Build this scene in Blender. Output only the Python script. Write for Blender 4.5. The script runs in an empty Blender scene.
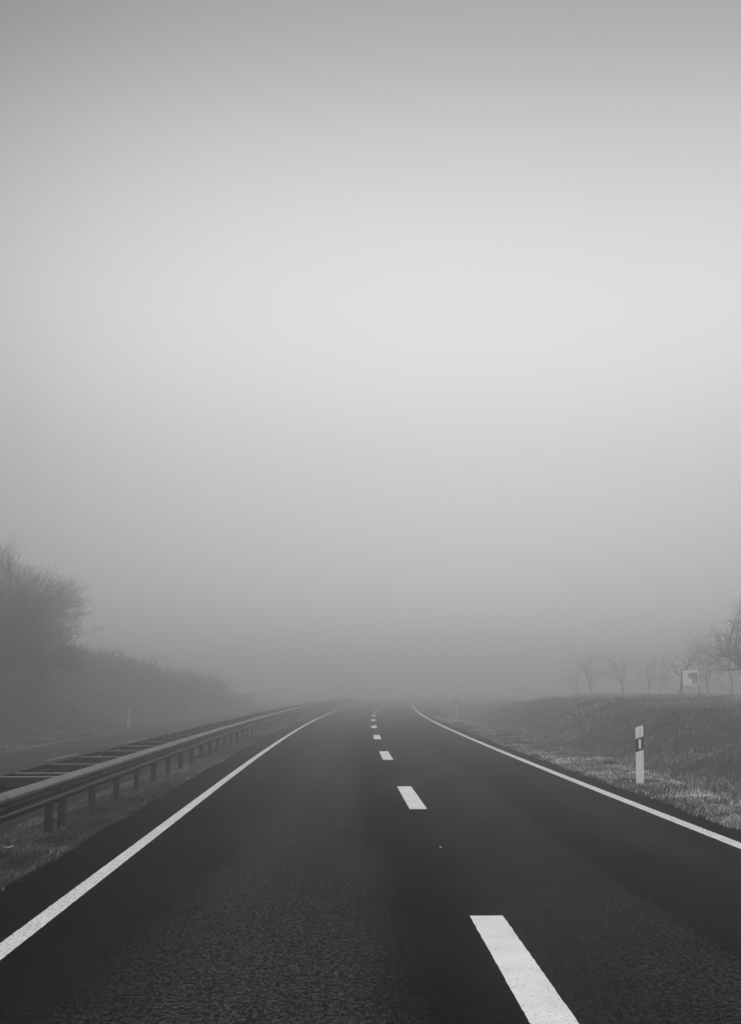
import bpy, bmesh, math, random
import numpy as np
from mathutils import Vector, Matrix

random.seed(7)
rng = np.random.default_rng(7)
scene = bpy.context.scene
COL = scene.collection
R = math.radians

# ------------------------------------------------------------------ camera
H = 1.75
F_PX = 1129.0
PITCH = math.atan(178.0 / F_PX)
cam_data = bpy.data.cameras.new("camera")
cam_data.sensor_fit = 'VERTICAL'
cam_data.sensor_height = 24.0
cam_data.lens = F_PX / 1024.0 * 24.0
cam_data.clip_start = 0.1
cam_data.clip_end = 5000
cam = bpy.data.objects.new("camera", cam_data)
COL.objects.link(cam)
cam.location = (0, 0, H)
cam.rotation_euler = (math.pi / 2 + PITCH, 0, 0)
scene.camera = cam

# ------------------------------------------------------------------ light and sky
SUN_EL, SUN_AZ = R(46), R(205)          # azimuth measured from +Y (ahead of the camera) towards +X
world = bpy.data.worlds.new("World")
scene.world = world
world.use_nodes = True
wn, wl = world.node_tree.nodes, world.node_tree.links
wn.clear()
w_out = wn.new('ShaderNodeOutputWorld')
w_bg = wn.new('ShaderNodeBackground')
w_bg.inputs['Strength'].default_value = 0.103
sky = wn.new('ShaderNodeTexSky')
sky.sky_type = 'NISHITA'
sky.sun_disc = False
sky.sun_elevation = SUN_EL
sky.sun_rotation = SUN_AZ
sky.dust_density = 4.0
sky.altitude = 100
bw = wn.new('ShaderNodeRGBToBW')
tc = wn.new('ShaderNodeTexCoord')
sep = wn.new('ShaderNodeSeparateXYZ')
nrm = wn.new('ShaderNodeVectorMath'); nrm.operation = 'NORMALIZE'
# overcast layer: brightness of the cloud sheet by elevation (sine of it), blotched by soft noise
ramp = wn.new('ShaderNodeValToRGB')
cr = ramp.color_ramp
cr.interpolation = 'B_SPLINE'
SKY = [(0.0, 1.05), (0.09, .66), (0.20, .66), (0.28, .78), (0.36, .75), (0.46, .54), (0.54, .35), (0.62, .32), (0.78, 1.3), (0.9, 1.5), (1.0, 1.5)]
cr.elements[0].position, cr.elements[1].position = SKY[0][0], SKY[-1][0]
cr.elements[0].color = (SKY[0][1],) * 3 + (1,)
cr.elements[1].color = (SKY[-1][1],) * 3 + (1,)
for p, v in SKY[1:-1]:
    e = cr.elements.new(p); e.color = (v, v, v, 1)
wnoise = wn.new('ShaderNodeTexNoise')
wnoise.inputs['Scale'].default_value = 1.6
wnoise.inputs['Detail'].default_value = 1.0
wmr = wn.new('ShaderNodeMapRange')
wmr.inputs['From Min'].default_value = 0.25; wmr.inputs['From Max'].default_value = 0.75
wmr.inputs['To Min'].default_value = 0.91; wmr.inputs['To Max'].default_value = 1.09
m0 = wn.new('ShaderNodeMath'); m0.operation = 'MULTIPLY_ADD'   # flatten the clear sky towards overcast
m0.inputs[1].default_value = 0.25; m0.inputs[2].default_value = 9.0
m1 = wn.new('ShaderNodeMath'); m1.operation = 'MULTIPLY'
m2 = wn.new('ShaderNodeMath'); m2.operation = 'MULTIPLY'
wl.new(tc.outputs['Generated'], nrm.inputs[0])
wl.new(nrm.outputs[0], sep.inputs[0])
wl.new(sep.outputs['Z'], ramp.inputs['Fac'])
wl.new(nrm.outputs[0], wnoise.inputs['Vector'])
wl.new(wnoise.outputs['Fac'], wmr.inputs['Value'])
wl.new(sky.outputs[0], bw.inputs[0])
wl.new(bw.outputs[0], m0.inputs[0])
wl.new(m0.outputs[0], m1.inputs[0]); wl.new(ramp.outputs['Color'], m1.inputs[1])
wl.new(m1.outputs[0], m2.inputs[0]); wl.new(wmr.outputs[0], m2.inputs[1])
# glow low ahead; its falloff also puts darker frame corners into the sky
gdot = wn.new('ShaderNodeVectorMath'); gdot.operation = 'DOT_PRODUCT'
gdot.inputs[1].default_value = (math.sin(R(6)) * math.cos(R(20)), math.cos(R(6)) * math.cos(R(20)), math.sin(R(20)))
wl.new(nrm.outputs[0], gdot.inputs[0])
gmr = wn.new('ShaderNodeMapRange'); gmr.interpolation_type = 'SMOOTHSTEP'
gmr.inputs['From Min'].default_value = 0.85; gmr.inputs['From Max'].default_value = 1.0
gmr.inputs['To Min'].default_value = 0.57; gmr.inputs['To Max'].default_value = 1.08
wl.new(gdot.outputs['Value'], gmr.inputs['Value'])
m3 = wn.new('ShaderNodeMath'); m3.operation = 'MULTIPLY'
wl.new(m2.outputs[0], m3.inputs[0]); wl.new(gmr.outputs[0], m3.inputs[1])
bmr = wn.new('ShaderNodeMapRange'); bmr.interpolation_type = 'SMOOTHSTEP'     # sky behind the viewer brightened as added fill on camera-facing surfaces
for k_, x_ in zip(('From Min', 'From Max', 'To Min', 'To Max'), (-.8, .6, 1.7, 1.0)): bmr.inputs[k_].default_value = x_
wl.new(gdot.outputs['Value'], bmr.inputs['Value'])
m4 = wn.new('ShaderNodeMath'); m4.operation = 'MULTIPLY'
wl.new(m3.outputs[0], m4.inputs[0]); wl.new(bmr.outputs[0], m4.inputs[1])
wl.new(m4.outputs[0], w_bg.inputs['Color'])
wl.new(w_bg.outputs[0], w_out.inputs['Surface'])

sun_data = bpy.data.lights.new("sun", 'SUN')
sun_data.energy = 1.1
sun_data.angle = R(14)
sun = bpy.data.objects.new("sun", sun_data)
COL.objects.link(sun)
sd = Vector((math.sin(SUN_AZ) * math.cos(SUN_EL), math.cos(SUN_AZ) * math.cos(SUN_EL), math.sin(SUN_EL)))
sun.rotation_euler = sd.to_track_quat('Z', 'Y').to_euler()

vs = scene.view_settings
vs.view_transform = 'Standard'
vs.look = 'None'
vs.exposure = 0.0
vs.gamma = 1.0
vs.use_curve_mapping = False
scene.cycles.use_denoising = True
scene.cycles.volume_bounces = 6
scene.cycles.max_bounces = 8

HAZE_DENSITY = 0.0145
HAZE_COLOR = 0.995
HAZE_G = 0.85

# ------------------------------------------------------------------ helpers
def tag(o, label=None, cat=None, group=None, kind=None):
    if label: o['label'] = label
    if cat: o['category'] = cat
    if group: o['group'] = group
    if kind: o['kind'] = kind
    return o

def empty(name, loc, rz=0.0):
    o = bpy.data.objects.new(name, None)
    COL.objects.link(o)
    o.location = loc
    o.rotation_euler = (0, 0, rz)
    o.empty_display_size = 0.2
    return o

def mesh_obj(name, verts, faces, mat, parent=None, smooth=False, uv=None, attr=None):
    me = bpy.data.meshes.new(name)
    me.from_pydata(verts, [], faces)
    if uv is not None:
        lay = me.uv_layers.new(name="UVMap")
        idx = np.empty(len(me.loops), dtype=np.int32)
        me.loops.foreach_get('vertex_index', idx)
        lay.data.foreach_set('uv', np.asarray(uv, dtype=np.float32)[idx].ravel())
    if smooth:
        me.polygons.foreach_set('use_smooth', [True] * len(me.polygons))
    if mat: me.materials.append(mat)
    me.update()
    o = bpy.data.objects.new(name, me)
    COL.objects.link(o)
    if parent: o.parent = parent
    return o

class MB:
    def __init__(s): s.v = []; s.f = []
    def box(s, x0, y0, z0, x1, y1, z1):
        n = len(s.v)
        s.v += [(x0,y0,z0),(x1,y0,z0),(x1,y1,z0),(x0,y1,z0),(x0,y0,z1),(x1,y0,z1),(x1,y1,z1),(x0,y1,z1)]
        s.f += [tuple(n+i for i in q) for q in ((0,3,2,1),(4,5,6,7),(0,1,5,4),(1,2,6,5),(2,3,7,6),(3,0,4,7))]
    def prism(s, poly, y0, y1):          # polygon in xz, extruded along y
        n = len(s.v); k = len(poly)
        s.v += [(x, y0, z) for x, z in poly] + [(x, y1, z) for x, z in poly]
        s.f.append(tuple(range(n, n + k))); s.f.append(tuple(range(n + 2*k - 1, n + k - 1, -1)))
        for i in range(k):
            j = (i + 1) % k
            s.f.append((n + i, n + k + i, n + k + j, n + j))
    def tube(s, p0, p1, r0, r1, sides):
        p0 = np.asarray(p0); p1 = np.asarray(p1)
        d = p1 - p0; L = math.sqrt(d @ d)
        if L < 1e-6: return
        d = d / L
        a = np.array((0., 0., 1.)) if abs(d[2]) < .9 else np.array((1., 0., 0.))
        u = np.cross(d, a); u /= math.sqrt(u @ u); w = np.cross(d, u)
        n = len(s.v)
        for p, r in ((p0, r0), (p1, r1)):
            for i in range(sides):
                t = 2 * math.pi * i / sides
                s.v.append(tuple(p + u * (r * math.cos(t)) + w * (r * math.sin(t))))
        for i in range(sides):
            j = (i + 1) % sides
            s.f.append((n + i, n + j, n + sides + j, n + sides + i))
    def build(s, name, mat, parent=None, smooth=False, bevel=0):
        o = mesh_obj(name, s.v, s.f, mat, parent, smooth)
        if bevel:
            bm = bmesh.new(); bm.from_mesh(o.data)
            bmesh.ops.bevel(bm, geom=list(bm.edges), offset=bevel, segments=2, affect='EDGES', clamp_overlap=True)
            bm.to_mesh(o.data); bm.free()
        return o

def copy_tree(o, parent=None):
    c = o.copy(); COL.objects.link(c)
    if parent: c.parent = parent
    for ch in [x for x in CHILDREN.get(o.name, [])]:
        copy_tree(ch, c)
    return c
CHILDREN = {}
def register(root):
    for o in list(COL.objects):
        if o.parent is root:
            CHILDREN.setdefault(root.name, []).append(o)
            register(o)

# ------------------------------------------------------------------ materials
def mat(name, base, rough=.8, var=.0, scale=8., bump=0., bump_scale=None, metallic=0., spec=.5, detail=4., coord='Object', attr=None, var2=0., scale2=1.):
    m = bpy.data.materials.new(name); m.use_nodes = True
    nt = m.node_tree; n = nt.nodes; l = nt.links
    b = n['Principled BSDF']
    b.inputs['Roughness'].default_value = rough
    b.inputs['Metallic'].default_value = metallic
    b.inputs['Specular IOR Level'].default_value = spec
    t = n.new('ShaderNodeTexCoord')
    no = n.new('ShaderNodeTexNoise'); no.inputs['Scale'].default_value = scale; no.inputs['Detail'].default_value = detail
    l.new(t.outputs[coord], no.inputs['Vector'])
    mr = n.new('ShaderNodeMapRange')
    mr.inputs['From Min'].default_value = .3; mr.inputs['From Max'].default_value = .7
    mr.inputs['To Min'].default_value = base * (1 - var); mr.inputs['To Max'].default_value = base * (1 + var)
    l.new(no.outputs['Fac'], mr.inputs['Value'])
    out = mr.outputs[0]
    if var2:
        no2 = n.new('ShaderNodeTexNoise'); no2.inputs['Scale'].default_value = scale2; no2.inputs['Detail'].default_value = 3
        l.new(t.outputs[coord], no2.inputs['Vector'])
        mr2 = n.new('ShaderNodeMapRange')
        mr2.inputs['From Min'].default_value = .3; mr2.inputs['From Max'].default_value = .7
        mr2.inputs['To Min'].default_value = 1 - var2; mr2.inputs['To Max'].default_value = 1 + var2
        l.new(no2.outputs['Fac'], mr2.inputs['Value'])
        mu = n.new('ShaderNodeMath'); mu.operation = 'MULTIPLY'
        l.new(out, mu.inputs[0]); l.new(mr2.outputs[0], mu.inputs[1]); out = mu.outputs[0]
    if attr:
        at = n.new('ShaderNodeAttribute'); at.attribute_name = attr
        mu = n.new('ShaderNodeMath'); mu.operation = 'MULTIPLY'
        l.new(out, mu.inputs[0]); l.new(at.outputs['Fac'], mu.inputs[1]); out = mu.outputs[0]
    l.new(out, b.inputs['Base Color'])
    if bump:
        nb = n.new('ShaderNodeTexNoise'); nb.inputs['Scale'].default_value = bump_scale or scale * 3; nb.inputs['Detail'].default_value = 5
        l.new(t.outputs[coord], nb.inputs['Vector'])
        bp = n.new('ShaderNodeBump'); bp.inputs['Strength'].default_value = 1.0; bp.inputs['Distance'].default_value = bump
        l.new(nb.outputs['Fac'], bp.inputs['Height']); l.new(bp.outputs[0], b.inputs['Normal'])
    return m

M_ground = mat('frosty_turf', .035, .95, .35, 9., .04, 14., spec=.1, var2=.3, scale2=.6)
M_grass = mat('frosty_grass', .19, .85, .15, 3., spec=.15, attr='shade', var2=.25, scale2=.5)
M_bark = mat('bark', .05, .9, .3, 6., .01, 30., spec=.2)
M_steel = mat('galvanised_steel', .13, .45, .18, 3., .001, 60., metallic=.25, spec=.5, var2=.15, scale2=.7)
def add_grime_and_shade(m, z0, z1, low):
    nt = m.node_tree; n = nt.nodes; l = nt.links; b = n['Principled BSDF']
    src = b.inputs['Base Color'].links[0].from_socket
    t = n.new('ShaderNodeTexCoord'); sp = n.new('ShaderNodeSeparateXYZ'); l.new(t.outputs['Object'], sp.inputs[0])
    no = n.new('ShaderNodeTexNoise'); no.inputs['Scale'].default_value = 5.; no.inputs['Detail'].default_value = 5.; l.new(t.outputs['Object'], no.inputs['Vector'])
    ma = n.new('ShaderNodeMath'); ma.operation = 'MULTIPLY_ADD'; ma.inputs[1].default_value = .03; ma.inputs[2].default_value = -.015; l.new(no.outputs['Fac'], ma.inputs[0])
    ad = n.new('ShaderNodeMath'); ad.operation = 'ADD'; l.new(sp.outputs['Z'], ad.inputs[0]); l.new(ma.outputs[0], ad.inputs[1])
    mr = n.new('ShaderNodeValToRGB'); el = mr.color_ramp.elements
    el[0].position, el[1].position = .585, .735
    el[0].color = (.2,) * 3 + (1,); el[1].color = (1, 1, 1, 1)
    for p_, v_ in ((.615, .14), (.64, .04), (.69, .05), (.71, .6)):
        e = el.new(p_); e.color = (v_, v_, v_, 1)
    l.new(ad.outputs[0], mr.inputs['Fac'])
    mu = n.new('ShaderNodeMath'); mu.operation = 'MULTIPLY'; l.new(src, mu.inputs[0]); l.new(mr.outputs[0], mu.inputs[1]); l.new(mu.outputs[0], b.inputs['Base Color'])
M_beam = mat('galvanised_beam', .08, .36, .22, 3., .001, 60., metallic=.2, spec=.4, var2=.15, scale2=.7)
add_grime_and_shade(M_beam, .66, .71, .30)          # road spray blackens the lower wave; the waist's shade is painted into the colour
M_post = mat('dark_steel', .018, .6, .3, 9., .002, 40., spec=.3)
M_white = mat('white_plastic', .72, .45, .05, 12., spec=.4, var2=.06, scale2=3.)
M_black = mat('black_band', .025, .5, .1, 20.)
M_refl = mat('reflector', .75, .25, .05, 60.)
M_grey = mat('grey_sticker', .28, .6, .25, 40.)
M_board = mat('sign_board', .82, .5, .04, 4.)
M_print = mat('sign_print', .22, .6, .3, 9.)
M_conc = mat('old_concrete', .035, .9, .25, 3., .01, 20.)
M_leaf = mat('pale_dry_leaf', .6, .7, .15, 40.)

def road_material(name, kind):
    """asphalt: UV.x = metres across from the centre line, UV.y = metres along"""
    m = bpy.data.materials.new(name); m.use_nodes = True
    nt = m.node_tree; n = nt.nodes; l = nt.links
    b = n['Principled BSDF']
    uv = n.new('ShaderNodeUVMap'); uv.uv_map = 'UVMap'
    sp = n.new('ShaderNodeSeparateXYZ'); l.new(uv.outputs[0], sp.inputs[0])
    def noise(scale, detail, sx=1., sy=1., rough=.5):
        mp = n.new('ShaderNodeMapping'); mp.inputs['Scale'].default_value = (sx, sy, 1)
        l.new(uv.outputs[0], mp.inputs['Vector'])
        q = n.new('ShaderNodeTexNoise'); q.inputs['Scale'].default_value = scale; q.inputs['Detail'].default_value = detail
        q.inputs['Roughness'].default_value = rough
        l.new(mp.outputs[0], q.inputs['Vector']); return q.outputs['Fac']
    def rng_(v, a, b_, c, d):
        q = n.new('ShaderNodeMapRange')
        for k, x in zip(('From Min', 'From Max', 'To Min', 'To Max'), (a, b_, c, d)): q.inputs[k].default_value = x
        l.new(v, q.inputs['Value']); return q.outputs[0]
    def mul(a, c, op='MULTIPLY'):
        q = n.new('ShaderNodeMath'); q.operation = op
        l.new(a, q.inputs[0])
        if isinstance(c, float): q.inputs[1].default_value = c
        else: l.new(c, q.inputs[1])
        return q.outputs[0]
    # wear across the carriageway (wheel tracks polished lighter, joints and shoulders darker)
    wob = rng_(noise(.35, 3, 1, .25), .3, .7, -.22, .22)
    x = mul(sp.outputs['X'], wob, 'ADD')
    fac = rng_(x, -4.5, 4.5, 0., 1.)
    rp = n.new('ShaderNodeValToRGB'); rp.color_ramp.interpolation = 'EASE'
    prof = {'main': [(-4.5, .4), (-3.6, .4), (-3.25, .55), (-2.7, .8), (-1.9, 1.5), (-1.2, 1.4), (-.62, .62), (-.2, .68), (.3, .95), (1.0, 1.2), (1.38, 1.2), (1.52, .76), (2.0, .8), (2.6, 1.02), (3.1, .9), (3.55, .45), (4.5, .4)],
            'other': [(-4.5, 1.0), (-3.5, 1.4), (-2.5, 1.75), (-1.6, 1.5), (-.8, 1.75), (0., 1.3), (.8, 1.7), (1.7, 1.4), (2.5, 1.7), (3.4, 1.3), (4.5, 1.0)]}[kind]
    prof = [(a_, max(.12, 1 + (b_ - 1) * 1.55)) for a_, b_ in prof]
    es = rp.color_ramp.elements
    es[0].position = 0; es[1].position = 1
    es[0].color = (prof[0][1] / 2,) * 3 + (1,); es[1].color = (prof[-1][1] / 2,) * 3 + (1,)
    for px, v in prof[1:-1]:
        e = es.new((px + 4.5) / 9); e.color = (v / 2, v / 2, v / 2, 1)
    l.new(fac, rp.inputs[0])
    col = mul(rp.outputs[0], 2.0)
    col = mul(col, rng_(noise(.9, 4, 1, .12), .3, .7, .78, 1.22))      # long patches
    col = mul(col, rng_(noise(5., 5, 1, .6, .65), .3, .7, .75, 1.25))
    grain = noise(75., 3, 1, 1, .7)
    vor = n.new('ShaderNodeTexVoronoi'); vor.inputs['Scale'].default_value = 55.; l.new(uv.outputs[0], vor.inputs['Vector'])
    col = mul(col, rng_(grain, .4, .6, .25, 1.8))
    col = mul(col, rng_(mul(noise(34., 2, 1, .8, .6), 1.0), .38, .64, .3, 1.8))
    col = mul(col, rng_(noise(20., 4, 1, .8, .7), .36, .64, .45, 1.6))
    col = mul(col, BASE_ROAD)
    l.new(col, b.inputs['Base Color'])
    b.inputs['Specular IOR Level'].default_value = .01
    l.new(rng_(noise(1.3, 3, 1, .3), .3, .7, .62, .82), b.inputs['Roughness'])
    bp = n.new('ShaderNodeBump'); bp.inputs['Distance'].default_value = .004; bp.inputs['Strength'].default_value = .8
    h = mul(mul(vor.outputs['Distance'], -1.0), grain, 'ADD')
    l.new(h, bp.inputs['Height']); l.new(bp.outputs[0], b.inputs['Normal'])
    return m
BASE_ROAD = 0.0175
M_road = road_material('asphalt', 'main')
M_road2 = road_material('asphalt_opposite', 'other')

def paint_material(name='road_paint', lo=.34, hi=.9, f0=.30, f1=.44):
    m = bpy.data.materials.new(name); m.use_nodes = True
    n = m.node_tree.nodes; l = m.node_tree.links; b = n['Principled BSDF']
    t = n.new('ShaderNodeTexCoord')
    a = n.new('ShaderNodeTexNoise'); a.inputs['Scale'].default_value = 45.; a.inputs['Detail'].default_value = 4; a.inputs['Roughness'].default_value = .7
    c = n.new('ShaderNodeTexNoise'); c.inputs['Scale'].default_value = 2.5; c.inputs['Detail'].default_value = 3
    for q in (a, c): l.new(t.outputs['Object'], q.inputs['Vector'])
    r1 = n.new('ShaderNodeMapRange'); l.new(a.outputs['Fac'], r1.inputs['Value'])
    for k, x in zip(('From Min', 'From Max', 'To Min', 'To Max'), (f0, f1, lo, hi)): r1.inputs[k].default_value = x
    r2 = n.new('ShaderNodeMapRange'); l.new(c.outputs['Fac'], r2.inputs['Value'])
    for k, x in zip(('From Min', 'From Max', 'To Min', 'To Max'), (.3, .7, .88, 1.04)): r2.inputs[k].default_value = x
    mu = n.new('ShaderNodeMath'); mu.operation = 'MULTIPLY'
    l.new(r1.outputs[0], mu.inputs[0]); l.new(r2.outputs[0], mu.inputs[1]); l.new(mu.outputs[0], b.inputs['Base Color'])
    b.inputs['Roughness'].default_value = .7
    b.inputs['Specular IOR Level'].default_value = .3
    bp = n.new('ShaderNodeBump'); bp.inputs['Distance'].default_value = .002
    l.new(a.outputs['Fac'], bp.inputs['Height']); l.new(bp.outputs[0], b.inputs['Normal'])
    return m
M_paint = paint_material()
M_edge = paint_material('worn_edge_paint', .06, .86, .36, .47)
M_dull = paint_material('dull_road_paint', .08, .26)  # darker paint for the faint opposite markings

# ------------------------------------------------------------------ road alignment
def cx(s):
    """x of the centre line at s metres ahead: straight, then a long right-hand curve"""
    u = s / H
    x = .646 - .0243 * u
    v = np.maximum(u - 11, 0)
    return H * (x + .0005 * v * v)
def dcx(s):
    return -.0243 + .001 * np.maximum(s / H - 11, 0)
def P(s, off, z=0.0):
    """point at station s, off metres to the right of the centre line"""
    s = np.asarray(s, float); t = dcx(s); k = np.sqrt(1 + t * t)
    return cx(s) + off / k, s - off * t / k, z
def P3(s, off, z=0.0):
    x, y, z = P(s, off, z); return (float(x), float(y), float(z))
def heading(s): return -math.atan(float(dcx(s)))

ss = lambda x: x * x * (3 - 2 * x)
def sstep(a, b, x): return ss(np.clip((x - a) / (b - a), 0, 1))
def wave(x, y, seed):
    r = np.random.default_rng(seed); z = 0
    for k in range(14):
        f = .25 * 1.45 ** k * .5; a = r.uniform(0, 2 * math.pi); ph = r.uniform(0, 6.28)
        z = z + np.sin((x * math.cos(a) + y * math.sin(a)) * f * 2 + ph) * (.6 / (1 + f * 1.5))
    return z / 3.
OPP = [(-13.9, -.47), (-6.0, -.27)]
def opp_z(off): return np.interp(off, [-13.9, -6.0], [-.47, -.27])
def terrain(s, off):
    s, off = np.broadcast_arrays(np.asarray(s, float), np.asarray(off, float))
    # right: verge, ditch, bank, field
    zc = np.interp(s, [0, 25, 31, 36, 43, 54, 67, 84, 95, 130], [.35, .5, .78, 1.05, 1.2, 1.3, 1.04, .36, .12, 0])
    zp = np.interp(s, [0, 60, 98, 110, 125, 160, 400], [1.3, 1.38, 1.34, 1.0, .45, .2, .2])
    r = .015 + 0 * s
    r = r - .45 * sstep(5.15, 6.3, off)
    r = r + (zc + .43) * sstep(6.6, 9.9, off)
    r = r + (zp - zc) * sstep(9.5, 17.5, off)
    rough_r = sstep(4.0, 5.5, off)
    # left: median, other carriageway, verge, embankment
    lc = np.interp(s, [0, 75, 89, 107, 125, 160], [2.8, 2.8, 2.45, 1.15, -.2, -.4])
    l = -.005 + (-.27 + .01) * sstep(4.9, 5.95, -off)
    l = np.where(off < -6.0, opp_z(off) - .02, l)
    l = np.where(off < -13.9, -.47, l)
    l = l + (lc + .5) * sstep(15.8, 24.0, -off)
    rough_l = sstep(14.2, 17, -off)
    z = np.where(off > 0, r, l)
    x, y, _ = P(s, off)
    z = z + np.where(off > 0, sstep(7.5, 9.5, off) * (1 - sstep(10.5, 13, off)), 0) * .16 * wave(x * 1.6, y * 1.6, 12)
    amp = np.where(off > 0, rough_r, rough_l)
    z = z + amp * .12 * wave(x, y, 3) + amp * .20 * wave(x * 3.2 + y, y * 2.2, 8)
    z = z + .02 * wave(x * 5, y * 5, 4) * np.where((off > 4.1) | (off < -14.1), 1, 0)
    inroad = ((off > -4.17) & (off < 3.92)) | ((off > -13.9) & (off < -6.0))
    return np.where(inroad, np.where(off > -5, -.05, opp_z(off) - .05), z)

def paint_strip(s0, s1, o0, o1, zf, name, m, parent):
    fine = max(s0, 0), min(s1, 45)
    S = np.unique(np.round(np.concatenate([np.arange(s0, s1, 1.0), [s1], np.arange(fine[0], fine[1], .06) if fine[1] > fine[0] else []]), 3))
    j = rng.normal(0, .002, (len(S), 2)) + .0012 * np.stack([wave(S * 9, S * 0, 31), wave(S * 9, S * 0, 32)], 1)
    v = []; f = []
    for i, q in enumerate(S):
        for k, o in enumerate((o0, o1)):
            e = rng.normal(0, .004) if i in (0, len(S) - 1) else 0
            z = zf(o) if callable(zf) else zf
            v.append(P3(q + e, o + j[i, k], float(z)))
    for i in range(len(S) - 1): f.append((2 * i, 2 * i + 1, 2 * i + 3, 2 * i + 2))
    return mesh_obj(name, v, f, m, parent)

def strip(s0, s1, ds, offs, zf, name, m, parent=None, uvoff=0.0, thick=0.0):
    S = np.arange(s0, s1 + 1e-6, ds); O = np.asarray(offs, float)
    SS, OO = np.meshgrid(S, O, indexing='ij')
    X, Y, _ = P(SS, OO)
    Z = zf(OO) if callable(zf) else np.full_like(X, zf)
    v = np.stack([X, Y, Z], -1).reshape(-1, 3)
    uv = np.stack([OO - uvoff, SS], -1).reshape(-1, 2)
    ns, no = SS.shape
    f = []
    for i in range(ns - 1):
        for j in range(no - 1):
            a = i * no + j; f.append((a, a + 1, a + no + 1, a + no))
    if thick:
        n0 = len(v); lo = v.copy(); lo[:, 2] -= thick
        v = np.vstack([v, lo]); uv = np.vstack([uv, uv])
        for i in range(ns - 1):
            a = i * no; f.append((a, a + no, a + no + n0, a + n0))
            a = i * no + no - 1; f.append((a, a + n0, a + no + n0, a + no))
        for j in range(no - 1):
            f.append((j, j + n0, j + 1 + n0, j + 1))
            a = (ns - 1) * no + j; f.append((a, a + 1, a + 1 + n0, a + n0))
    return mesh_obj(name, v.tolist(), f, m, parent, uv=uv, smooth=False)

# ground sheet
S = np.concatenate([np.arange(-40, 0, 4), np.arange(0, 12, 1.0), np.arange(12, 60, .3), np.arange(60, 130, .8), np.arange(130, 260, 5), np.arange(260, 801, 60)])
O = np.concatenate([np.arange(-700, -60, 80), np.arange(-60, -30, 5), np.arange(-30, -14.2, .6), [-14.1, -13.95, -13.85, -13.5, -10, -6.4, -6.05, -5.95, -5.8, -5.5, -5.2, -4.9, -4.6, -4.3, -4.19, -4.12, -3.8, 0, 3.5, 3.87, 3.94, 4.0],
                    np.arange(4.15, 11, .15), np.arange(11, 20, .4), np.arange(20, 30, 1.5), np.arange(30, 60, 6), np.arange(60, 701, 80)])
SS, OO = np.meshgrid(S, O, indexing='ij')
X, Y, _ = P(np.minimum(SS, 400), OO); Y = Y + np.maximum(SS - 400, 0)
far = np.clip((np.abs(OO) - 60) / 100, 0, 1)
X = np.where(np.abs(OO) > 60, (1 - far) * X + far * OO, X); Y = np.where(np.abs(OO) > 60, (1 - far) * Y + far * SS, Y)
Z = terrain(SS, OO)
v = np.stack([X, Y, Z], -1).reshape(-1, 3).tolist()
ns, no = SS.shape
f = [(i * no + j, i * no + j + 1, (i + 1) * no + j + 1, (i + 1) * no + j) for i in range(ns - 1) for j in range(no - 1)]
ground = mesh_obj('ground', v, f, M_ground, smooth=True)
tag(ground, kind='structure')

# roads and their painted markings
road = strip(-15, 320, 1.0, np.arange(-4.18, 3.92, .9).tolist() + [3.92], 0.0, 'road', M_road, thick=.05)
tag(road, kind='structure')
road2 = strip(-15, 320, 1.0, [-13.92, -12, -10, -8, -5.98], opp_z, 'opposite_road', M_road2, uvoff=-10.2, thick=.05)
tag(road2, kind='structure')
paint_strip(-15, 300, -3.515, -3.365, .004, 'edge_line', M_edge, road)
paint_strip(-15, 300, 3.30, 3.48, .004, 'edge_line', M_edge, road)
# dashes: far end of a dash at station 9.0 + 12 k
D0 = None
def station(y, z=0.0):
    a = math.atan((y - 512) / F_PX) - PITCH
    return (H - z) / math.tan(a)
D0 = station(916)
for k in range(-1, 14):
    e = D0 + 12 * k
    paint_strip(e - 4, e, -.13, .13, .004, 'lane_dash', M_paint, road)
paint_strip(-15, 200, -13.58, -13.42, lambda o: opp_z(o) + .004, 'edge_line', M_dull, road2)
paint_strip(-15, 200, -6.88, -6.72, lambda o: opp_z(o) + .004, 'edge_line', M_dull, road2)
for k in range(-3, 8):
    e = 35.2 + 12 * k
    paint_strip(e, e + 4, -10.28, -10.12, lambda o: opp_z(o) + .004, 'lane_dash', M_dull, road2)

# ------------------------------------------------------------------ haze
bx = MB(); bx.box(-690, -38, -1.6, 690, 395, 12.5)
M_haze = bpy.data.materials.new('haze_air'); M_haze.use_nodes = True
hn = M_haze.node_tree.nodes; hl = M_haze.node_tree.links; hn.clear()
ho = hn.new('ShaderNodeOutputMaterial'); hv = hn.new('ShaderNodeVolumePrincipled')
hv.inputs['Density'].default_value = HAZE_DENSITY
hv.inputs['Color'].default_value = (HAZE_COLOR,) * 3 + (1,)
hv.inputs['Anisotropy'].default_value = HAZE_G
hl.new(hv.outputs[0], ho.inputs['Volume'])
haze = bx.build('haze', M_haze)
tag(haze, kind='stuff')

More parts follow.
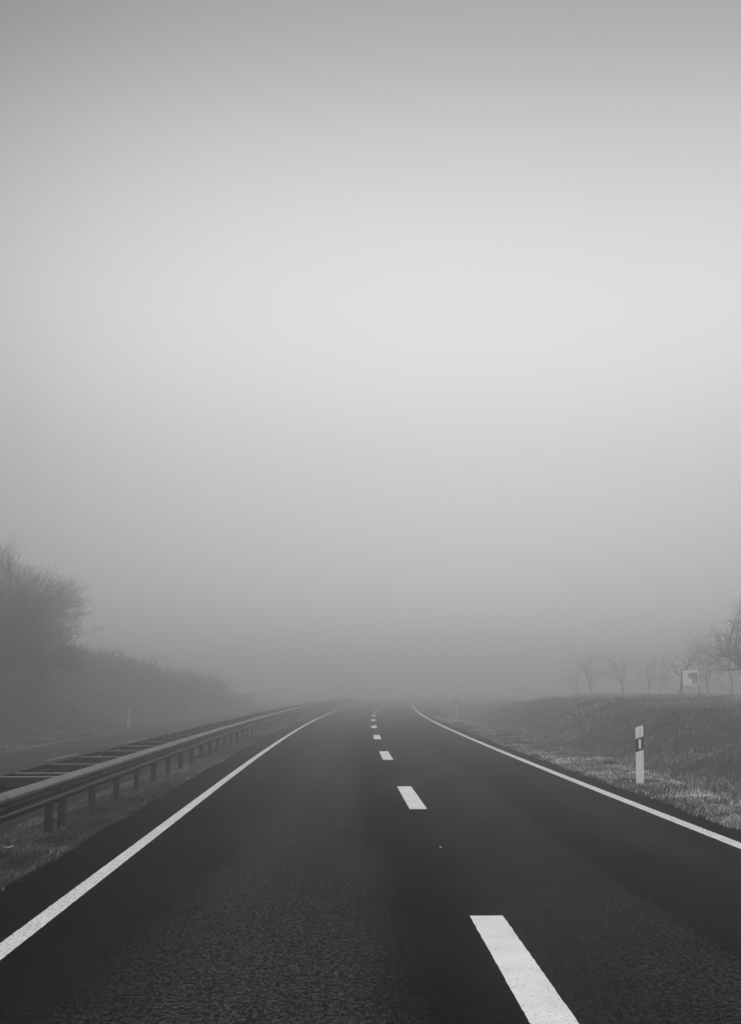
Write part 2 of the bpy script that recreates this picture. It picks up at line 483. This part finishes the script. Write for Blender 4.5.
# ------------------------------------------------------------------ guard rail
rail = empty('guard_rail', P3(14, -5.05, -.12))
tag(rail, 'grey double-sided steel guard rail with dark posts along the central reserve', 'guard rail')
def rel(p): return (p[0] - rail.location.x, p[1] - rail.location.y, p[2] - rail.location.z)
def extrude_profile(name, prof, s0, s1, base_off, sgn, m):
    """prof: (out, z) section, out = metres towards the traffic; given 3 mm sheet thickness"""
    S = np.concatenate([np.arange(s0, 60, 1.0), np.arange(60, s1, 2.0)])
    pts = np.array(prof, float)
    d = np.gradient(pts, axis=0); nn = np.stack([-d[:, 1], d[:, 0]], 1); nn /= np.linalg.norm(nn, axis=1)[:, None]
    ring = np.vstack([pts, (pts + nn * .004)[::-1]])
    k = len(ring); v = []; f = []
    for s in S:
        for o, z in ring: v.append(rel(P3(s, base_off + sgn * o, z)))
    for i in range(len(S) - 1):
        for j in range(k):
            a = i * k + j; b = i * k + (j + 1) % k
            f.append((a, b, b + k, a + k))
    f.append(tuple(range(k))); f.append(tuple(range((len(S) - 1) * k, len(S) * k)))
    return mesh_obj(name, v, f, m, rail, smooth=False)
def wsection(z0):
    P_ = [(0, .0), (.014, .002), (.030, .012), (.070, .040), (.080, .052), (.083, .064), (.083, .086), (.078, .098), (.010, .132), (.002, .140), (0, .150),
          (0, .160), (.002, .170), (.010, .178), (.078, .212), (.083, .224), (.083, .246), (.080, .258), (.070, .270), (.030, .298), (.014, .308), (0, .31)]
    return [(o, z + z0) for o, z in P_]
OFF_POST, ZB = -4.76, .385
def gz(s, off): return float(terrain(s, off))
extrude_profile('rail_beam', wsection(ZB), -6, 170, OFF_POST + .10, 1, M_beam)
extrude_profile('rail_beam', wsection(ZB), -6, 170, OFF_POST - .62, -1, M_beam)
stations = [14.5] + [15.15 + 1.79 * k for k in range(-11, 84) if k not in (-1, -2)]
def local_box(mb, s, o0, o1, z0, z1, w, sh=0.0):
    """box at station s from offset o0 to o1, w long along the road"""
    n = len(mb.v); th = heading(s)
    for z in (z0, z1):
        for o, q in ((o0, -w / 2), (o1, -w / 2), (o1, w / 2), (o0, w / 2)):
            mb.v.append(rel(P3(s + q + sh, o, z)))
    mb.f += [tuple(n + i for i in q) for q in ((0,3,2,1),(4,5,6,7),(0,1,5,4),(1,2,6,5),(2,3,7,6),(3,0,4,7))]
for i, s in enumerate(stations):
    mb = MB(); g = gz(s, OFF_POST) - .12
    # sigma-shaped post: web with two flanges
    local_box(mb, s, OFF_POST - .04, OFF_POST + .04, g, ZB + .18, .012)
    local_box(mb, s, OFF_POST - .046, OFF_POST - .04, g, ZB + .18, .055)
    local_box(mb, s, OFF_POST + .04, OFF_POST + .046, g, ZB + .18, .055)
    mb.build('post', M_post, rail)
    mb = MB()
    for w, z0, z1 in ((.13, ZB + .295, ZB + .301),):
        local_box(mb, s, OFF_POST - .615, OFF_POST + .095, z0, z1, w)
    sb = mb.build('spacer_bar', M_steel, rail)
    mb = MB()
    local_box(mb, s, OFF_POST - .612, OFF_POST + .092, ZB + .185, ZB + .294, .006, .055)
    local_box(mb, s, OFF_POST - .612, OFF_POST + .092, ZB + .185, ZB + .294, .006, -.055)
    mb.build('web', M_post, sb)  # dark steel here stands in for shade below the spacer top
    if s < 60:
        mb = MB()
        c = rel(P3(s, OFF_POST + .106, ZB + .155)); c2 = rel(P3(s, OFF_POST + .125, ZB + .155))
        mb.tube(c, c2, .017, .015, 6)
        n = len(mb.v) - 6; mb.f.append(tuple(range(n, n + 6)))
        mb.build('bolt', M_post, rail)
# overlap joints of the beam, every 3.94 m, each a plate 3 mm proud
for k in range(-4, 12):
    s0 = 15.15 + 3.58 * k + .5
    prof = [(o + .009, z) for o, z in wsection(ZB)][1:-1]
    pts = np.array(prof); v = []; f = []
    kk = len(pts)
    for s in (s0, s0 + .32):
        for o, z in pts: v.append(rel(P3(s, OFF_POST + .10 + o, z)))
    for j in range(kk - 1): f.append((j, j + 1, kk + j + 1, kk + j))
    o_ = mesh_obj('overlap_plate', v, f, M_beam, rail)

# ------------------------------------------------------------------ guide posts
def guide_post(name='guide_post'):
    root = empty(name, (0, 0, 0))
    W = .072
    # hollow body: D-shaped plan, slanted top (higher on +x side)
    plan = [(-W, -.03), (W, -.03), (W, 0), (W * .8, .045), (W * .35, .07), (-W * .35, .07), (-W * .8, .045), (-W, 0)]
    def band(z0l, z0r, z1l, z1r, grow=0.0):
        v = []; f = []; k = len(plan)
        def zz(x, l_, r_): return l_ + (r_ - l_) * (x + W) / (2 * W)
        pl = [(x * (1 + grow / W), y + math.copysign(grow, y - .02)) for x, y in plan]
        for a, b in ((z0l, z0r), (z1l, z1r)):
            v += [(x, y, zz(x, a, b)) for x, y in pl]
        for i in range(k):
            j = (i + 1) % k; f.append((i, j, k + j, k + i))
        f.append(tuple(range(k - 1, -1, -1))); f.append(tuple(range(k, 2 * k)))
        return v, f
    v, f = band(-.25, -.25, 1.045, 1.10); mesh_obj('post_body', v, f, M_white, root)
    v, f = band(.575, .632, .835, .892, .0025); b = mesh_obj('black_band', v, f, M_black, root)
    mb = MB(); mb.prism([(-.018, .645), (.024, .645), (.024, .828), (-.018, .828)], -.042, -.03255); mb.build('reflector', M_refl, b, bevel=.002)
    mb = MB()
    st = [[(-.006, .985), (.0, .978), (.03, 1.03), (.022, 1.035)], [(.018, .955), (.028, .955), (.028, 1.0), (.018, 1.0)], [(-.012, .935), (.026, .935), (.026, .945), (-.012, .945)],
          [(-.004, 1.022), (.022, 1.022), (.022, 1.031), (-.004, 1.031)]]
    for poly in st: mb.prism(poly, -.0325, -.0302)
    mb.build('sticker', M_grey, root)
    return root
gp = guide_post()
register(gp)
x, y, _ = P3(22.2, 0)
def place_post(o, X, Y, Z, rz=0.0, sx=1, rx=0.0):
    o.location = (X, Y, Z); o.rotation_euler = (rx, 0, rz); o.scale = (sx, 1, 1)
Yn = 21.7
place_post(gp, 262.8 * Yn / F_PX, Yn, .045, R(-3), rx=R(.6))
gp.rotation_euler[1] = R(1.1); gp.scale[2] = .95
tag(gp, 'white guide post with slanted black band on the right verge, the nearest one', 'guide post', 'guide posts beside the carriageways')
M_fogged = mat('fog_dimmed_white', .42, .6, .15, 8., spec=.3, var2=.15, scale2=3.)  # darker white for the far posts, standing in for fog fade
def fog_dim(o):
    for c in o.children:
        if c.name.startswith('post_body'):
            c.material_slots[0].link = 'OBJECT'; c.material_slots[0].material = M_fogged
g2 = copy_tree(gp); fog_dim(g2)
place_post(g2, 84.9 * 75 / F_PX, 75, .2, R(-3))
tag(g2, 'faint white guide post far off where the right verge fades into fog', 'guide post', 'guide posts beside the carriageways')
g3 = copy_tree(gp); fog_dim(g3)
place_post(g3, -237.5 * 69.5 / F_PX, 69.5, -.5, R(6), -1)
tag(g3, 'white guide post across the guard rail at the foot of the left embankment', 'guide post', 'guide posts beside the carriageways')

# ------------------------------------------------------------------ information board on the field
def at(px, d): return (px - 370.5) * d / F_PX
D = 62.0
sx, sz = at(687, D), 1.40
sg = empty('sign', (sx, D, sz), R(-4))
sg.scale = (.90,) * 3
tag(sg, 'small white information board with a grey print, on two thin posts on the field', 'sign')
for xx in (-.50, .50):
    mb = MB(); mb.tube((xx, .03, -.3), (xx, .03, 1.66), .03, .03, 8); n = len(mb.v) - 8; mb.f.append(tuple(range(n, n + 8)))
    mb.build('post', M_bark, sg)
mb = MB(); mb.box(-.46, -.035, .66, .50, -.01, 1.56); bd = mb.build('board', M_board, sg, bevel=.008)
mb = MB()
mb.prism([(-.14, 1.36), (.06, 1.44), (.43, 1.42), (.43, .76), (.10, .76), (.10, .98), (-.02, 1.08), (-.14, 1.14)], -.039, -.0352)
mb.build('print', M_print, bd)

# ------------------------------------------------------------------ low dark wall at the end of the bank
D = 84.
wl_ = MB(); wl_.box(0, -.2, -.5, 2.0, .2, .36)
wo = wl_.build('low_wall', M_conc, bevel=.02)
wo.location = (at(506, D), D - 3, .50); wo.rotation_euler = (0, R(-4), R(14))
tag(wo, 'low dark slab wall at the far end of the right grassy bank', 'low wall')

# ------------------------------------------------------------------ trees
trunk_crook = .35
def grow(mbs, p, d, L, r, depth, r_, spread, up, kids, maxd, crook=.22, twig=.004):
    """one branch: bent tube of a few segments, then children from along it"""
    seg = 3 if depth < maxd - 1 else 2
    pts = [p]; dirs = [d]
    ck = crook * (trunk_crook if depth == 0 else 1)
    for i in range(seg):
        d = d + np.array([r_.gauss(0, ck), r_.gauss(0, ck), r_.gauss(0, ck) + up * (.12 + .06 * depth)])
        d /= math.sqrt(d @ d)
        p = p + d * (L / seg)
        pts.append(p); dirs.append(d)
    r_end = max(r * (.62 if depth < maxd else .3), twig * .5)
    mb = mbs[0] if depth == 0 else mbs[1]
    sides = 8 if depth == 0 else (5 if depth < 3 else 3)
    for i in range(seg):
        a = r + (r_end - r) * i / seg; b = r + (r_end - r) * (i + 1) / seg
        mb.tube(pts[i], pts[i + 1], a, b, sides)
    if depth >= maxd: return
    n = kids[min(depth, len(kids) - 1)]
    for i in range(n):
        t = r_.uniform(.35, 1.0) if depth > 0 else r_.uniform(.55, 1.0)
        if i == 0: t = 1.0
        q = t * seg; k = min(int(q), seg - 1); fr = q - k
        bp = pts[k] * (1 - fr) + pts[k + 1] * fr
        az = r_.uniform(0, 2 * math.pi); an = r_.gauss(spread, spread * .3) * (.5 if i == 0 else 1)
        dd = dirs[k + 1]
        a = np.array((0., 0., 1.)) if abs(dd[2]) < .9 else np.array((1., 0., 0.))
        u = np.cross(dd, a); u /= math.sqrt(u @ u); w = np.cross(dd, u)
        nd = dd * math.cos(an) + (u * math.cos(az) + w * math.sin(az)) * math.sin(an)
        grow(mbs, bp, nd, L * r_.uniform(.62, .86), r_end * r_.uniform(.6, .9), depth + 1, r_, spread, up, kids, maxd, crook, twig)

def tree(name, seed, height, trunk_len, r, kids, maxd, spread=.6, up=.3, lean=(0, 0), stems=1, m=None, twig=.004, crook=.22, splay=.0):
    r_ = random.Random(seed)
    root = empty(name, (0, 0, 0))
    a, b = MB(), MB()
    for i in range(stems):
        az = i * 2.4 + r_.uniform(-.4, .4)
        d = np.array([lean[0] + math.cos(az) * splay * r_.uniform(.4, 1), lean[1] + math.sin(az) * splay * r_.uniform(.4, 1), 1.0]); d /= math.sqrt(d @ d)
        p0 = np.array([math.cos(az) * .12 * (stems > 1), math.sin(az) * .12 * (stems > 1), -.25])
        grow((a, b), p0, d, trunk_len * r_.uniform(.85, 1.15), r, 0, r_, spread, up, kids, maxd, crook, twig)
    if stems == 1:      # root flare
        a.tube((0, 0, -.3), (0, 0, .25), r * 1.7, r * 1.0, 8)
    zmax = max(q[2] for q in b.v); k = height / zmax
    for mb in (a, b): mb.v = [(x * k, y * k, z * k) for x, y, z in mb.v]
    a.build('trunk', m or M_bark, root, smooth=True)
    b.build('crown', m or M_bark, root)
    register(root)
    return root
def put(o, s, off, label, cat, group, rz=0., sc=1., z=None, flat=1.0):
    x, y, _ = P3(s, off)
    o.location = (x, y, (gz(s, off) if z is None else z) - .02)
    o.rotation_euler = (0, 0, rz); o.scale = (sc * flat, sc * flat, sc)
    tag(o, label, cat, group)
    return o

# big twiggy tree on the left embankment
bt = tree('bare_tree', 14, 8.7, 2.1, .11, [6, 5, 5, 5, 4], 5, spread=.58, up=.15, stems=5, splay=.75, twig=.010, crook=.18)
put(bt, 61, -20.5, 'large dense twiggy bare tree on the left embankment, cut by the picture edge', 'tree', None)
# shrubs of the hedge
LS = ['widest', 'tallest']
protos = [tree('bare_shrub', 21 + i, 3.6, .8, .045, [5, 5, 4, 3], 4, spread=.6, up=.18, stems=9, splay=.9, twig=.012) for i in range(3)]
hedge = []
def hoff(s): return float(np.interp(s, [66, 90, 110, 135, 155], [-23.6, -23.0, -21.0, -18.6, -17.5]))
for i in range(16): hedge.append((66 + 5.2 * i, hoff(66 + 5.4 * i) - .5 * math.sin(i * 1.7)))
for i in range(9): hedge.append((72 + 6.6 * i, hoff(72 + 6.6 * i) - 3.4 - .6 * math.sin(i * 2.3)))
for i, (s, off) in enumerate(hedge):
    o = protos[i] if i < 3 else copy_tree(protos[i % 3])
    hgt = np.interp(s, [66, 80, 106, 120, 132, 146], [3.5, 3.9, 4.4, 3.9, 2.9, 1.9]) * random.uniform(.75, 1.2)
    back = i >= 16
    if back: lab = 'tangled bare shrub in the back row of the foggy hedge on the left embankment'
    else: lab = 'tangled bare shrub in the front row of the foggy hedge on the left embankment'
    put(o, s, off, lab, 'shrub', 'bare shrubs making the hedge on the left embankment' + (', back row' if back else ', front row'), rz=random.uniform(0, 6.28), sc=hgt / 3.6, flat=1.15)

# orchard trees on the field to the right
big = tree('bare_tree', 43, 6.0, 1.6, .15, [5, 4, 4, 4, 3], 5, spread=.75, up=.10, twig=.009, crook=.28)
put(big, 60, 20.2, 'spreading bare tree at the right picture edge, its limbs reaching in beside the sign', 'tree', 'bare trees on the field', rz=1.0)
ft = [tree('bare_tree', 51 + i, 4.6, 1.7, .08, [6, 4, 4, 3], 4, spread=.72, up=.12, twig=.008, crook=.22) for i in range(5)]
spots = [(589, 108, 5.3, 'bare tree with forked trunk, leftmost clear one of the foggy field row'),
         (620, 104, 5.4, 'slender bare tree in fog, second clear one from the left of the field row'),
         (646, 112, 5.0, 'faint bare tree in fog midway between the forked tree and the sign'),
         (676, 88, 5.7, 'bare tree standing just left of the white sign'),
         (704, 96, 5.0, 'faint thin bare tree just right of the white sign'),
         (572, 122, 4.6, 'palest bare tree at the left end of the field row, nearly lost in fog'),
         (655, 128, 5.2, 'pale bare tree behind the field row, left of the sign'),
         (728, 104, 6.2, 'pale bare tree behind the limbs of the spreading tree at the right edge')]
for i, (px, d, hh, lab) in enumerate(spots):
    o = ft[i] if i < 5 else copy_tree(ft[i % 5])
    X_ = at(px, d); off = X_ - float(cx(d))
    zb = H - 6.3 * d / F_PX
    o.location = (X_, d, gz(d, off) - .02); o.rotation_euler = (0, 0, i * 2.1 + .4); o.scale = (hh / 4.6 * (.85 + .35 * random.random()),) * 2 + (hh / 4.6,)
    tag(o, lab, 'tree', 'bare trees on the field')

# ------------------------------------------------------------------ grass
def blades(name, n, s_rng, o_rng, hgt, wid, lay, label, clump=1.2, seed=1, edge=None, shade=(.55, 1.45), far_grow=.012, stalk=0.0):
    r = np.random.default_rng(seed)
    u = r.random(n)
    s = s_rng[0] * (s_rng[1] / s_rng[0]) ** u
    off = r.uniform(o_rng[0], o_rng[1], n)
    # clump the blades: pull them towards noise maxima by rejection
    x, y, _ = P(s, off)
    dens = wave(x * 6, y * 6, seed + 50) + .6 * wave(x * 14, y * 14, seed + 60)
    keep = r.random(n) < np.clip(.55 + dens * clump, .08, 1)
    if edge is not None:                    # ragged border against the asphalt
        e, sg = edge
        rag = .07 + .14 * wave(s * 5, s * 0, seed + 9) + .05 * wave(s * 17, s * 0, seed + 19)
        keep &= (sg * (off - e) > -rag)
    s, off, dens = s[keep], off[keep], dens[keep]; n = len(s)
    x, y, _ = P(s, off); z = terrain(s, off)
    inr = (off > -4.17) & (off < 3.92)
    z = np.where(inr, .002, z)
    g = 1 + far_grow * s
    h = r.uniform(.5, 1.2, n) * hgt * (1 + .45 * np.clip(dens, -1, 1)) * (1 + .004 * s)
    st = r.random(n) < stalk
    h = np.where(st, h * 2.4, h)
    w = wid * g * r.uniform(.6, 1.3, n)
    w = np.where(st, w * .6, w)
    az = r.uniform(0, 2 * math.pi, n)
    ln = r.uniform(.2, 1.0, n) * lay
    dx, dy = np.cos(az) * ln * h + .15 * h, np.sin(az) * ln * h
    px_, py_ = -np.sin(az), np.cos(az)
    base = np.stack([x, y, z - .01], -1); side = np.stack([px_ * w / 2, py_ * w / 2, 0 * w], -1)
    mid = base + np.stack([dx * .35, dy * .35, h * .62], -1)
    tip = base + np.stack([dx, dy, h * np.maximum(.22, 1 - .42 * ln)], -1)
    V = np.stack([base - side, base + side, mid + side * .8, mid - side * .8, tip], 1).reshape(-1, 3)
    i0 = (np.arange(n) * 5)[:, None]
    quads = i0 + np.array([[0, 1, 2, 3]]); tris = i0 + np.array([[3, 2, 4]])
    loops = np.concatenate([quads, tris], 1).ravel().astype(np.int32)
    starts = (np.arange(n)[:, None] * 7 + np.array([[0, 4]])).ravel().astype(np.int32)
    tot = np.tile([4, 3], n).astype(np.int32)
    me = bpy.data.meshes.new(name)
    me.vertices.add(len(V)); me.vertices.foreach_set('co', V.astype(np.float32).ravel())
    me.loops.add(len(loops)); me.loops.foreach_set('vertex_index', loops)
    me.polygons.add(len(starts)); me.polygons.foreach_set('loop_start', starts); me.polygons.foreach_set('loop_total', tot)
    me.update(calc_edges=True)
    fr = wave(x * 2.2 + y * .8, y * 1.5, seed + 80) + .7 * wave(x * 9, y * 9, seed + 90)
    sh = r.uniform(shade[0], shade[1], n) * np.clip(1 + 1.35 * fr, .15, 3.0) * np.where(r.random(n) < .06, 1.7, 1)
    at_ = me.attributes.new('shade', 'FLOAT', 'POINT'); at_.data.foreach_set('value', np.repeat(sh, 5).astype(np.float32))
    me.materials.append(M_grass)
    me.validate()
    o = bpy.data.objects.new(name, me); COL.objects.link(o)
    tag(o, label, 'grass', kind='stuff')
    return o
blades('verge_grass', 110000, (9, 75), (3.72, 5.5), .075, .007, 2.0, 'short frosty tufted grass on the right verge beside the asphalt', seed=1, edge=(3.95, 1), shade=(.4, 3.4), clump=1.9, stalk=.004)
blades('bank_grass', 170000, (12, 100), (5.2, 12.5), .13, .008, 1.9, 'longer frosted grass covering the ditch and bank on the right', seed=2, clump=1.8, shade=(.15, 1.7), stalk=.02)
blades('median_grass', 110000, (8, 80), (-6.02, -4.0), .055, .007, 2.2, 'patchy flattened grass under the guard rail', seed=3, edge=(-4.2, -1), shade=(.12, 1.1), clump=1.8)
blades('embankment_grass', 70000, (35, 120), (-25, -13.9), .13, .012, 1.2, 'grass on the left embankment beyond the opposite carriageway', seed=4, clump=.5, shade=(.4, 1.1), far_grow=.02)
blades('field_grass', 60000, (28, 110), (12, 30), .10, .012, 1.1, 'pale frosted grass on the field behind the right bank', seed=5, clump=.5, shade=(1.1, 1.9), far_grow=.02)

# ------------------------------------------------------------------ fallen leaves
def leaf(label, px, py, size, rz):
    d = station(py); x = at(px, d * 1.0)
    # pixel column to x at that distance along the ground
    zc_ = d * math.cos(PITCH) + (-H) * math.sin(PITCH)
    x = (px - 370.5) * zc_ / F_PX
    v = []; f = []
    outline = [(-1, 0, .25), (-.6, .32, .1), (0, .42, .0), (.6, .25, .12), (1, 0, .35), (.6, -.25, .12), (0, -.42, 0), (-.6, -.32, .1)]
    v = [(a * size, b * size, c * size + .004) for a, b, c in outline] + [(0, 0, -.0 * size + .003)]
    v += [(a, b, c + .0015) for a, b, c in v]
    for i in range(8):
        j = (i + 1) % 8
        f += [(i, j, 8)[::-1], (9 + i, 9 + j, 17), (i, j, 9 + j, 9 + i)]
    o = mesh_obj('fallen_leaf', v, f, M_leaf)
    off = x - float(cx(d))
    o.location = (x, d, max(0.0, gz(d, off)) + .002 if off > -4.1 else gz(d, off) + .05); o.rotation_euler = (0, 0, rz)
    tag(o, label, 'leaf', 'pale fallen leaves')
leaf('tiny pale fallen leaf alone on the asphalt right of the lane dashes', 441, 848, .035, R(115))
leaf('pale fallen leaf lying in the grass below the guard rail', 8, 852, .06, R(20))
